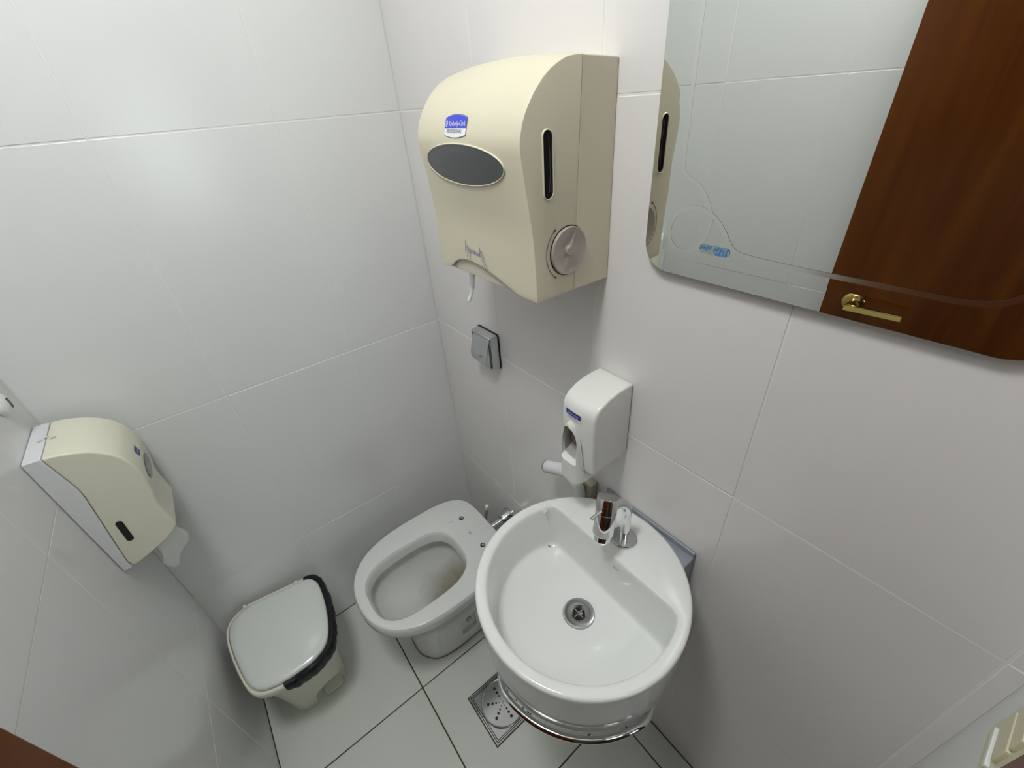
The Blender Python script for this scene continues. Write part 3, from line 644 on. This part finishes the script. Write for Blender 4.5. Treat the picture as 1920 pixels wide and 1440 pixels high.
# ------------------------------------------------------------------ hand spray beside the washbasin
hs = thing('hand_spray', (-0.02, -0.66, 0.80), 'white hand spray with a grey nozzle, in a beige holder behind the washbasin', 'hand spray')
MB().tube([(-0.050, -0.590, 0.8420), (-0.050, -0.640, 0.8700), (-0.047, -0.662, 0.875)], [0.0165, 0.0160, 0.0150], 24).build('spray_head', M['tpwhite'], hs, 45)
MB().tube([(-0.050, -0.5855, 0.8395), (-0.050, -0.5915, 0.8428)], 0.0168, 24).build('nozzle', M['satin'], hs)
MB().tube(spline([(-0.047, -0.660, 0.872), (-0.040, -0.685, 0.850), (-0.034, -0.694, 0.80), (-0.032, -0.698, 0.72)], 5), [0.015]*6 + [0.013]*10, 18).build('grip', M['tpwhite'], hs)
MB().box((-0.024, -0.716, 0.775), (-0.0006, -0.684, 0.850)).build('holder', M['beige'], hs, 0, 0.004, 3)
MB().lathe([(0.005, 0), (0.005, 0.001), (0.003, 0.002)], (-0.024, -0.700, 0.838), (-1, 0, 0), 14).build('screw', M['satin'], hs)

# ------------------------------------------------------------------ mirror
mir = thing('mirror', (0, -1.0135, 1.405), 'frameless wall mirror with rounded corners and a looping line engraved inside its edge', 'mirror')
MY0, MY1, MZ0, MZ1 = -1.234, -0.791, 1.4045, 2.06
mc = ((MY0+MY1)/2, (MZ0+MZ1)/2); mw, mh = (MY1-MY0)/2, (MZ1-MZ0)/2
def mring(ins, x): return [(x, mc[0] + u, mc[1] + v) for u, v in rrect(mw-ins, mh-ins, 0.042-ins, 8)]
MB().loft([mring(0.0012, -0.0008), mring(0.0, -0.002), mring(0.0, -0.0102), mring(0.0008, -0.0110)], True, False).build('glass_edge', M['medge'], mir, 30)
MB().loft([mring(0.0008, -0.0110), mring(0.030, -0.0113)], False, True).build('mirror_face', M['mirror'], mir, 0)
def on_mir(u, v): return (-0.01195, u, v)
loop = spline([(-0.8363, 1.90), (-0.8363, 1.7095), (-0.8375, 1.60), (-0.8392, 1.5498), (-0.846, 1.538), (-0.858, 1.5319), (-0.870, 1.524), (-0.8785, 1.513), (-0.8880, 1.4970), (-0.8900, 1.480), (-0.885, 1.462), (-0.873, 1.446), (-0.8581, 1.4405), (-0.842, 1.4440), (-0.832, 1.4570), (-0.8315, 1.4740), (-0.8400, 1.4900), (-0.855, 1.4990), (-0.8693, 1.5005), (-0.885, 1.497), (-0.8978, 1.4890), (-0.911, 1.4760), (-0.921, 1.462), (-0.936, 1.4520), (-0.9792, 1.4490), (-1.0513, 1.4487), (-1.1108, 1.449), (-1.155, 1.4495), (-1.180, 1.4560), (-1.193, 1.4720), (-1.196, 1.50), (-1.196, 1.60), (-1.196, 1.90)], 6)
g = stroke([(p[0], p[1]) for p in loop], 0.0056)
link('engraved_line', mesh('engraved_line', [(-0.01145 - 0.0004*i/len(g[0]), u, v) for i, (u, v) in enumerate(g[0])], g[1]), M['engrave'], mir, 0)
stk = flat('sticker', [(-0.9022 + u, 1.4500 + v) for u, v in rrect(0.0222, 0.0058, 0.0055, 5)], [tuple(range(24))], lambda u, v: (-0.0121, u, v + 0.0), M['stickbase'], mir)
gl = [stroke([(-0.8825 - 0.0042*i - (0.003 if i > 3 else 0), 1.4490 + 0.001*(i % 2)), (-0.8850 - 0.0042*i - (0.003 if i > 3 else 0), 1.4550 - 0.0012*(i % 3 == 1))], 0.0026) for i in range(9)] + [stroke([(-0.905 - 0.0045*i, 1.4445), (-0.907 - 0.0045*i, 1.4485)], 0.0026) for i in range(4)]
g = merge(*gl); flat('lettering', g[0], g[1], lambda u, v: (-0.0124, u, v), M['sticker'], stk)

# ------------------------------------------------------------------ toilet paper dispenser on the left wall
TA, TB = -0.190, -0.040
tpd = thing('toilet_paper_dispenser', (W, -0.115, 0.82), 'pale cream toilet paper dispenser on the left wall near the corner', 'dispenser')
front = spline([(-0.929, 1.1510), (-0.9100, 1.1480), (-0.8912, 1.1425), (-0.870, 1.1330), (-0.8531, 1.1200), (-0.840, 1.1050), (-0.8310, 1.0880), (-0.8245, 1.0620), (-0.8225, 1.0350), (-0.8270, 0.9900), (-0.8330, 0.9553), (-0.8320, 0.915), (-0.8300, 0.8825)], 4)
bot = [(-0.8440, 0.8680), (-0.8620, 0.8560), (-0.9180, 0.8330), (-0.9360, 0.8285)]
seam = spline([(-0.9400, 0.8480), (-0.9290, 0.9449), (-0.9219, 1.0068), (-0.9178, 1.0550), (-0.9225, 1.1000), (-0.9290, 1.1510)], 4)
pc = [tuple(p) for p in front] + bot + [tuple(p) for p in seam[:-1]]
tc_ = MB().loft([[(x, TA, z) for x, z in pc], [(x, TB, z) for x, z in pc]]).build('front_cover', M['tpcream'], tpd, 35, 0.004, 3)
pr = [(W + 0.0008, 0.8265), (-0.9390, 0.8280)] + [(x - 0.0009, z) for x, z in seam] + [(W + 0.0008, 1.1520)]
MB().loft([[(x, TA, z) for x, z in pr], [(x, TB, z) for x, z in pr]]).build('back_plate', M['tpwhite'], tpd, 35, 0.0015, 2)
MB().loft([[(u, TA - 0.0008, v) for u, v in [(-0.9073 + a*0.996 + b_*0.06, 0.9270 + b_ - a*0.06) for a, b_ in stadium(0.0062, 0.030)]]], True, False).build('level_slot', M['dark'], tpd, 0)
def tp_front(u, v, e=0.0008):
    for a, b_ in zip(front, front[1:]):
        if b_[1] <= v <= a[1]: t = (v - a[1])/(b_[1]-a[1]); return (a[0] + (b_[0]-a[0])*t + e, u, v)
    return (front[-1][0] + e, u, v)
g = ell(0.040, 0.022, 40, -0.115, 1.012); vs = []; fs = []
for k in range(5): vs += [(-0.115 + (u+0.115)*(k+0.001)/4, 1.012 + (v-1.012)*(k+0.001)/4) for u, v in g]
for k in range(4):
    for j in range(40): fs.append((k*40+j, k*40+(j+1) % 40, (k+1)*40+(j+1) % 40, (k+1)*40+j))
flat('inspection_window', vs, fs, lambda u, v: tp_front(u, v, 0.0012), M['smoke'], tpd, 60)
lb = flat('brand_label', *strip(-0.1310, -0.1050, 1.0500, 1.0660), lambda u, v: tp_front(u, v, 0.0008), M['navy'], tpd)
g = text_geo('Kimberly-Clark', 0.0048, 0.66)
flat('lettering', [(-0.118 + u, 1.0580 + v) for u, v in g[0]], g[1], lambda u, v: tp_front(u, v, 0.0013), M['wprint'], lb)
vs, fs = merge(*[stroke([(-0.939 + 0.009*i, -0.118 + 0.008*(i % 2)), (-0.934 + 0.009*i, -0.112 + 0.008*(i % 2))], 0.006) for i in range(3)])
flat('worn_mark', vs, fs, lambda u, v: (u, v, 1.1524 - max(0, (u + 0.929))*0.15), M['cream_dark'], tpd)
# loose end of paper
R = []
for i, (x, y, z, wd) in enumerate(((-0.882, -0.118, 0.846, 0.020), (-0.880, -0.118, 0.826, 0.026), (-0.876, -0.119, 0.800, 0.032), (-0.874, -0.120, 0.776, 0.034), (-0.880, -0.121, 0.758, 0.030), (-0.894, -0.121, 0.748, 0.023), (-0.898, -0.121, 0.728, 0.016), (-0.899, -0.121, 0.708, 0.006))):
    R.append([(x + wd*0.88*(j/3 - 1) + 0.003*math.sin(j*1.9 + i*0.9), y + wd*0.30*(j/3 - 1) + 0.002*math.cos(j*2.7 + i), z + 0.001*math.cos(j*2.1 + i)) for j in range(7)])
tpp = tag(MB().loft(R, False, False, False).build('toilet_paper', M['paper'], None, 50), 'crumpled white end of toilet paper hanging below the left wall dispenser', 'paper')
md = tpp.modifiers.new('sub', 'SUBSURF'); md.levels = 1; md.render_levels = 1
md = tpp.modifiers.new('thick', 'SOLIDIFY'); md.thickness = 0.0008
# white hook above it
hk = thing('wall_hook', (W, -0.086, 1.232), 'small round white knob on the left wall above the toilet paper dispenser', 'hook')
MB().lathe([(0.023, 0.0005), (0.023, 0.004), (0.021, 0.010), (0.015, 0.014), (0.0001, 0.0155)], (W, -0.086, 1.232), (1, 0, 0), 32).build('knob', M['bright'], hk)
MB().box((W+0.0120, -0.0885, 1.222), (W+0.0165, -0.0835, 1.242)).build('slot', M['gprint'], hk, 0)

# ------------------------------------------------------------------ pedal bin
bn = thing('pedal_bin', (-0.785, -0.19, 0), 'ivory pedal bin with white lid and black bag edge, beside the toilet', 'bin')
rimpts = [(-0.9311, -0.0911), (-0.9191, -0.0495), (-0.8902, -0.0305), (-0.8489, -0.0221), (-0.7533, -0.0371), (-0.6700, -0.0520), (-0.6470, -0.0840), (-0.6440, -0.1317), (-0.6480, -0.1917), (-0.6619, -0.2655), (-0.6850, -0.3220), (-0.7273, -0.3480), (-0.7874, -0.3530), (-0.8417, -0.3469), (-0.8855, -0.3291), (-0.9050, -0.2980), (-0.9200, -0.2318), (-0.9300, -0.1498)]
rl = smooth_loop(rimpts, 6); bc = (-0.785, -0.19); nb = 96
rr_ = by_angle(rl, nb, bc)
# soften the sampled radius a little
rr_ = [(rr_[i-2] + rr_[i-1]*2 + rr_[i]*3 + rr_[(i+1) % nb]*2 + rr_[(i+2) % nb])/9 for i in range(nb)]
def br_(k, z, add=0): return [(bc[0] + (rr_[i]*k+add)*math.cos(2*PI*i/nb), bc[1] + (rr_[i]*k+add)*math.sin(2*PI*i/nb), z) for i in range(nb)]
base = rrect(0.088, 0.092, 0.045, 8); bb = by_angle([(x - 0.788, y - 0.165) for x, y in base], nb, (-0.788, -0.165))
def bm_(t, z, g_=0.95): return [((bc[0] + rr_[i]*g_*math.cos(2*PI*i/nb))*(1-t) + (-0.788 + bb[i]*math.cos(2*PI*i/nb))*t, (bc[1] + rr_[i]*g_*math.sin(2*PI*i/nb))*(1-t) + (-0.165 + bb[i]*math.sin(2*PI*i/nb))*t, z) for i in range(nb)]
bod = MB().loft([bm_(1.03, 0.0005), bm_(1, 0.004), bm_(0.93, 0.06), bm_(0.70, 0.15), bm_(0.42, 0.235), bm_(0.18, 0.295), bm_(0.06, 0.322), bm_(0.0, 0.333)]).build('bin_body', M['bincream'], bn, 45)
cut(bod, MB().lathe([(0.0001, -0.068), (0.034, -0.056), (0.055, -0.024), (0.058, 0.0), (0.055, 0.024), (0.034, 0.056), (0.0001, 0.068)], (-0.748, -0.268, 0.034), (0.42, -0.05, 1.0), 28))
MB().loft([[(x - 0.750, y - 0.232, z) for x, y in rrect(0.030, 0.026, 0.014, 5)] for z in (0.006, 0.012)]).build('pedal', M['bincream'], bn, 35, 0.002)
MB().loft([br_(0.944, 0.318), br_(1.0, 0.318, -0.002), br_(1, 0.324), br_(1, 0.338), br_(1, 0.3425, -0.002), br_(1, 0.3435, -0.005), br_(0.952, 0.3425), br_(0.944, 0.332)], True, True).build('rim', M['bincream'], bn, 50)
MB().loft([br_(0.928, 0.330, -0.002), br_(0.928, 0.342), br_(0.923, 0.3475), br_(0.900, 0.3515), br_(0.80, 0.3540), br_(0.45, 0.3565), br_(0.05, 0.3570)], True, True).build('lid', M['binlid'], bn, 50)
MB().tube([(-0.858, -0.0290, 0.3440), (-0.720, -0.0500, 0.3440)], 0.0042, 12).build('hinge_bar', M['bincream'], bn)
# hinge notches along the back edge
for xh, yh in ((-0.866, -0.0235), (-0.712, -0.0455)):
    MB().box((xh-0.005, yh-0.010, 0.336), (xh+0.005, yh+0.004, 0.3465)).build('hinge', M['bincream'], bn, 0, 0.0015, 2)
# black bag folded over the rim on the right and front
a0, a1 = -0.575*PI, 0.305*PI; R = []
for k in range(73):
    a = a0 + (a1-a0)*k/72; i = a/(2*PI)*nb; i0 = math.floor(i); t = i - i0
    rb = rr_[i0 % nb]*(1-t) + rr_[(i0+1) % nb]*t; e = min(1, k/5, (72-k)/5); wob = 0.0012*math.sin(k*1.7) + 0.0010*math.sin(k*0.63)
    R.append([(bc[0] + (rb+dr_)*math.cos(a), bc[1] + (rb+dr_)*math.sin(a), z_) for dr_, z_ in
              ((-0.0115 + wob*0.4, 0.3430), (-0.005, 0.3480 + wob*0.5), (0.004*e, 0.3470), (0.0070*e + wob, 0.3380), (0.0070*e + wob, 0.328 - 0.007*e), (0.0040*e + wob, 0.320 - 0.014*e), (0.0, 0.320 - 0.010*e), (-0.006, 0.330))])
MB().loft(R).build('bag_cuff', M['bag'], bn, 40)

# ------------------------------------------------------------------ floor drain
DX, DYc, Q = -0.3290, -0.6500, 0.0805
fd = thing('floor_drain', (DX, DYc, 0), 'square steel floor drain with a round perforated grate, beneath the washbasin', 'drain')
def sq(h_, z): return [(DX + a*h_, DYc + b_*h_, z) for a, b_ in ((-1,-1),(1,-1),(1,1),(-1,1))]
MB().loft([sq(Q+0.0035, 0.0002), sq(Q+0.0030, 0.0012)]).build('grout_bed', M['fgrout'], fd, 0)
MB().loft([sq(Q, 0.0004), sq(Q, 0.0030), sq(Q-0.0035, 0.0030), sq(Q-0.0038, 0.0022), sq(Q-0.0055, 0.0022), sq(Q-0.0058, 0.0036), sq(Q-0.0085, 0.0036), sq(Q-0.009, 0.0026)], True, True).build('frame', M['steel'], fd, 0)
MB().loft([sq(Q-0.0034, 0.0023), sq(Q-0.0034, 0.0026), sq(Q-0.0058, 0.0026), sq(Q-0.0058, 0.0023)], False, False).build('frame_groove', M['dark'], fd, 0)
MB().loft([sq(Q-0.0086, 0.0027), sq(Q-0.0086, 0.0030), sq(Q-0.0106, 0.0030), sq(Q-0.0106, 0.0027)], False, False).build('frame_groove', M['dark'], fd, 0)
bm = bmesh.new()
def loop_edges(pts):
    v_ = [bm.verts.new(p) for p in pts]; return [bm.edges.new((v_[i], v_[(i+1) % len(v_)])) for i in range(len(v_))]
E_ = loop_edges([(DX + 0.066*math.cos(2*PI*i/48), DYc + 0.066*math.sin(2*PI*i/48), 0.0046) for i in range(48)])
for k in range(6):
    for q, rh in ((0.0475, 0.0048), (0.0335, 0.0041), (0.0215, 0.0031), (0.0115, 0.0018)):
        a = math.radians(88.8 + 60*k); hx, hyy = DX + q*math.cos(a), DYc + q*math.sin(a)
        E_ += loop_edges([(hx + rh*math.cos(2*PI*i/10), hyy + rh*math.sin(2*PI*i/10), 0.0046) for i in range(10)])
bmesh.ops.triangle_fill(bm, edges=E_, use_beauty=True, use_dissolve=False, normal=(0, 0, 1))
me = bpy.data.meshes.new('grate'); bm.to_mesh(me); bm.free()
gr = link('grate', me, M['steel'], fd, 0)
md = gr.modifiers.new('thick', 'SOLIDIFY'); md.thickness = 0.0008; md.offset = -1
MB().lathe([(0.066, 0.0030), (0.066, 0.0048), (0.0685, 0.0056), (0.0705, 0.0046), (0.0710, 0.0028)], (DX, DYc, 0), (0, 0, 1), 56, False, False).build('grate_rim', M['steel'], gr)
MB().lathe([(0.0655, 0.0033), (0.0001, 0.0032)], (DX, DYc, 0), (0, 0, 1), 40, True, False).build('drain_dark', M['dark'], fd)
MB().lathe([(0.0045, 0.0044), (0.0042, 0.0058), (0.0001, 0.0062)], (DX, DYc, 0), (0, 0, 1), 16).build('screw', M['steel'], fd)

# ------------------------------------------------------------------ switch plate by the door
sw = thing('switch_plate', (-0.075, F, 1.04), 'ivory switch plate on the tiled wall beside the door frame', 'switch')
def sp_(u0, u1, v0, v1, n0, n1, rr=0.004):
    uc, vc = (u0+u1)/2, (v0+v1)/2
    return [[(uc + a, F + nn_, vc + b_) for a, b_ in rrect((u1-u0)/2, (v1-v0)/2, rr, 4)] for nn_ in (n0, n1)]
MB().loft(sp_(-0.1300, -0.0500, 0.990, 1.110, 0.0004, 0.0055)).build('plate', M['ivory'], sw, 30, 0.0015, 2)
for v0, v1 in ((1.015, 1.022), (1.032, 1.062), (1.066, 1.09)):
    MB().loft(sp_(-0.1180, -0.0660, v0, v1, 0.0050, 0.0095, 0.002)).build('rocker', M['ivory'] if v1 - v0 > 0.01 else M['bright'], sw, 30, 0.001, 2)
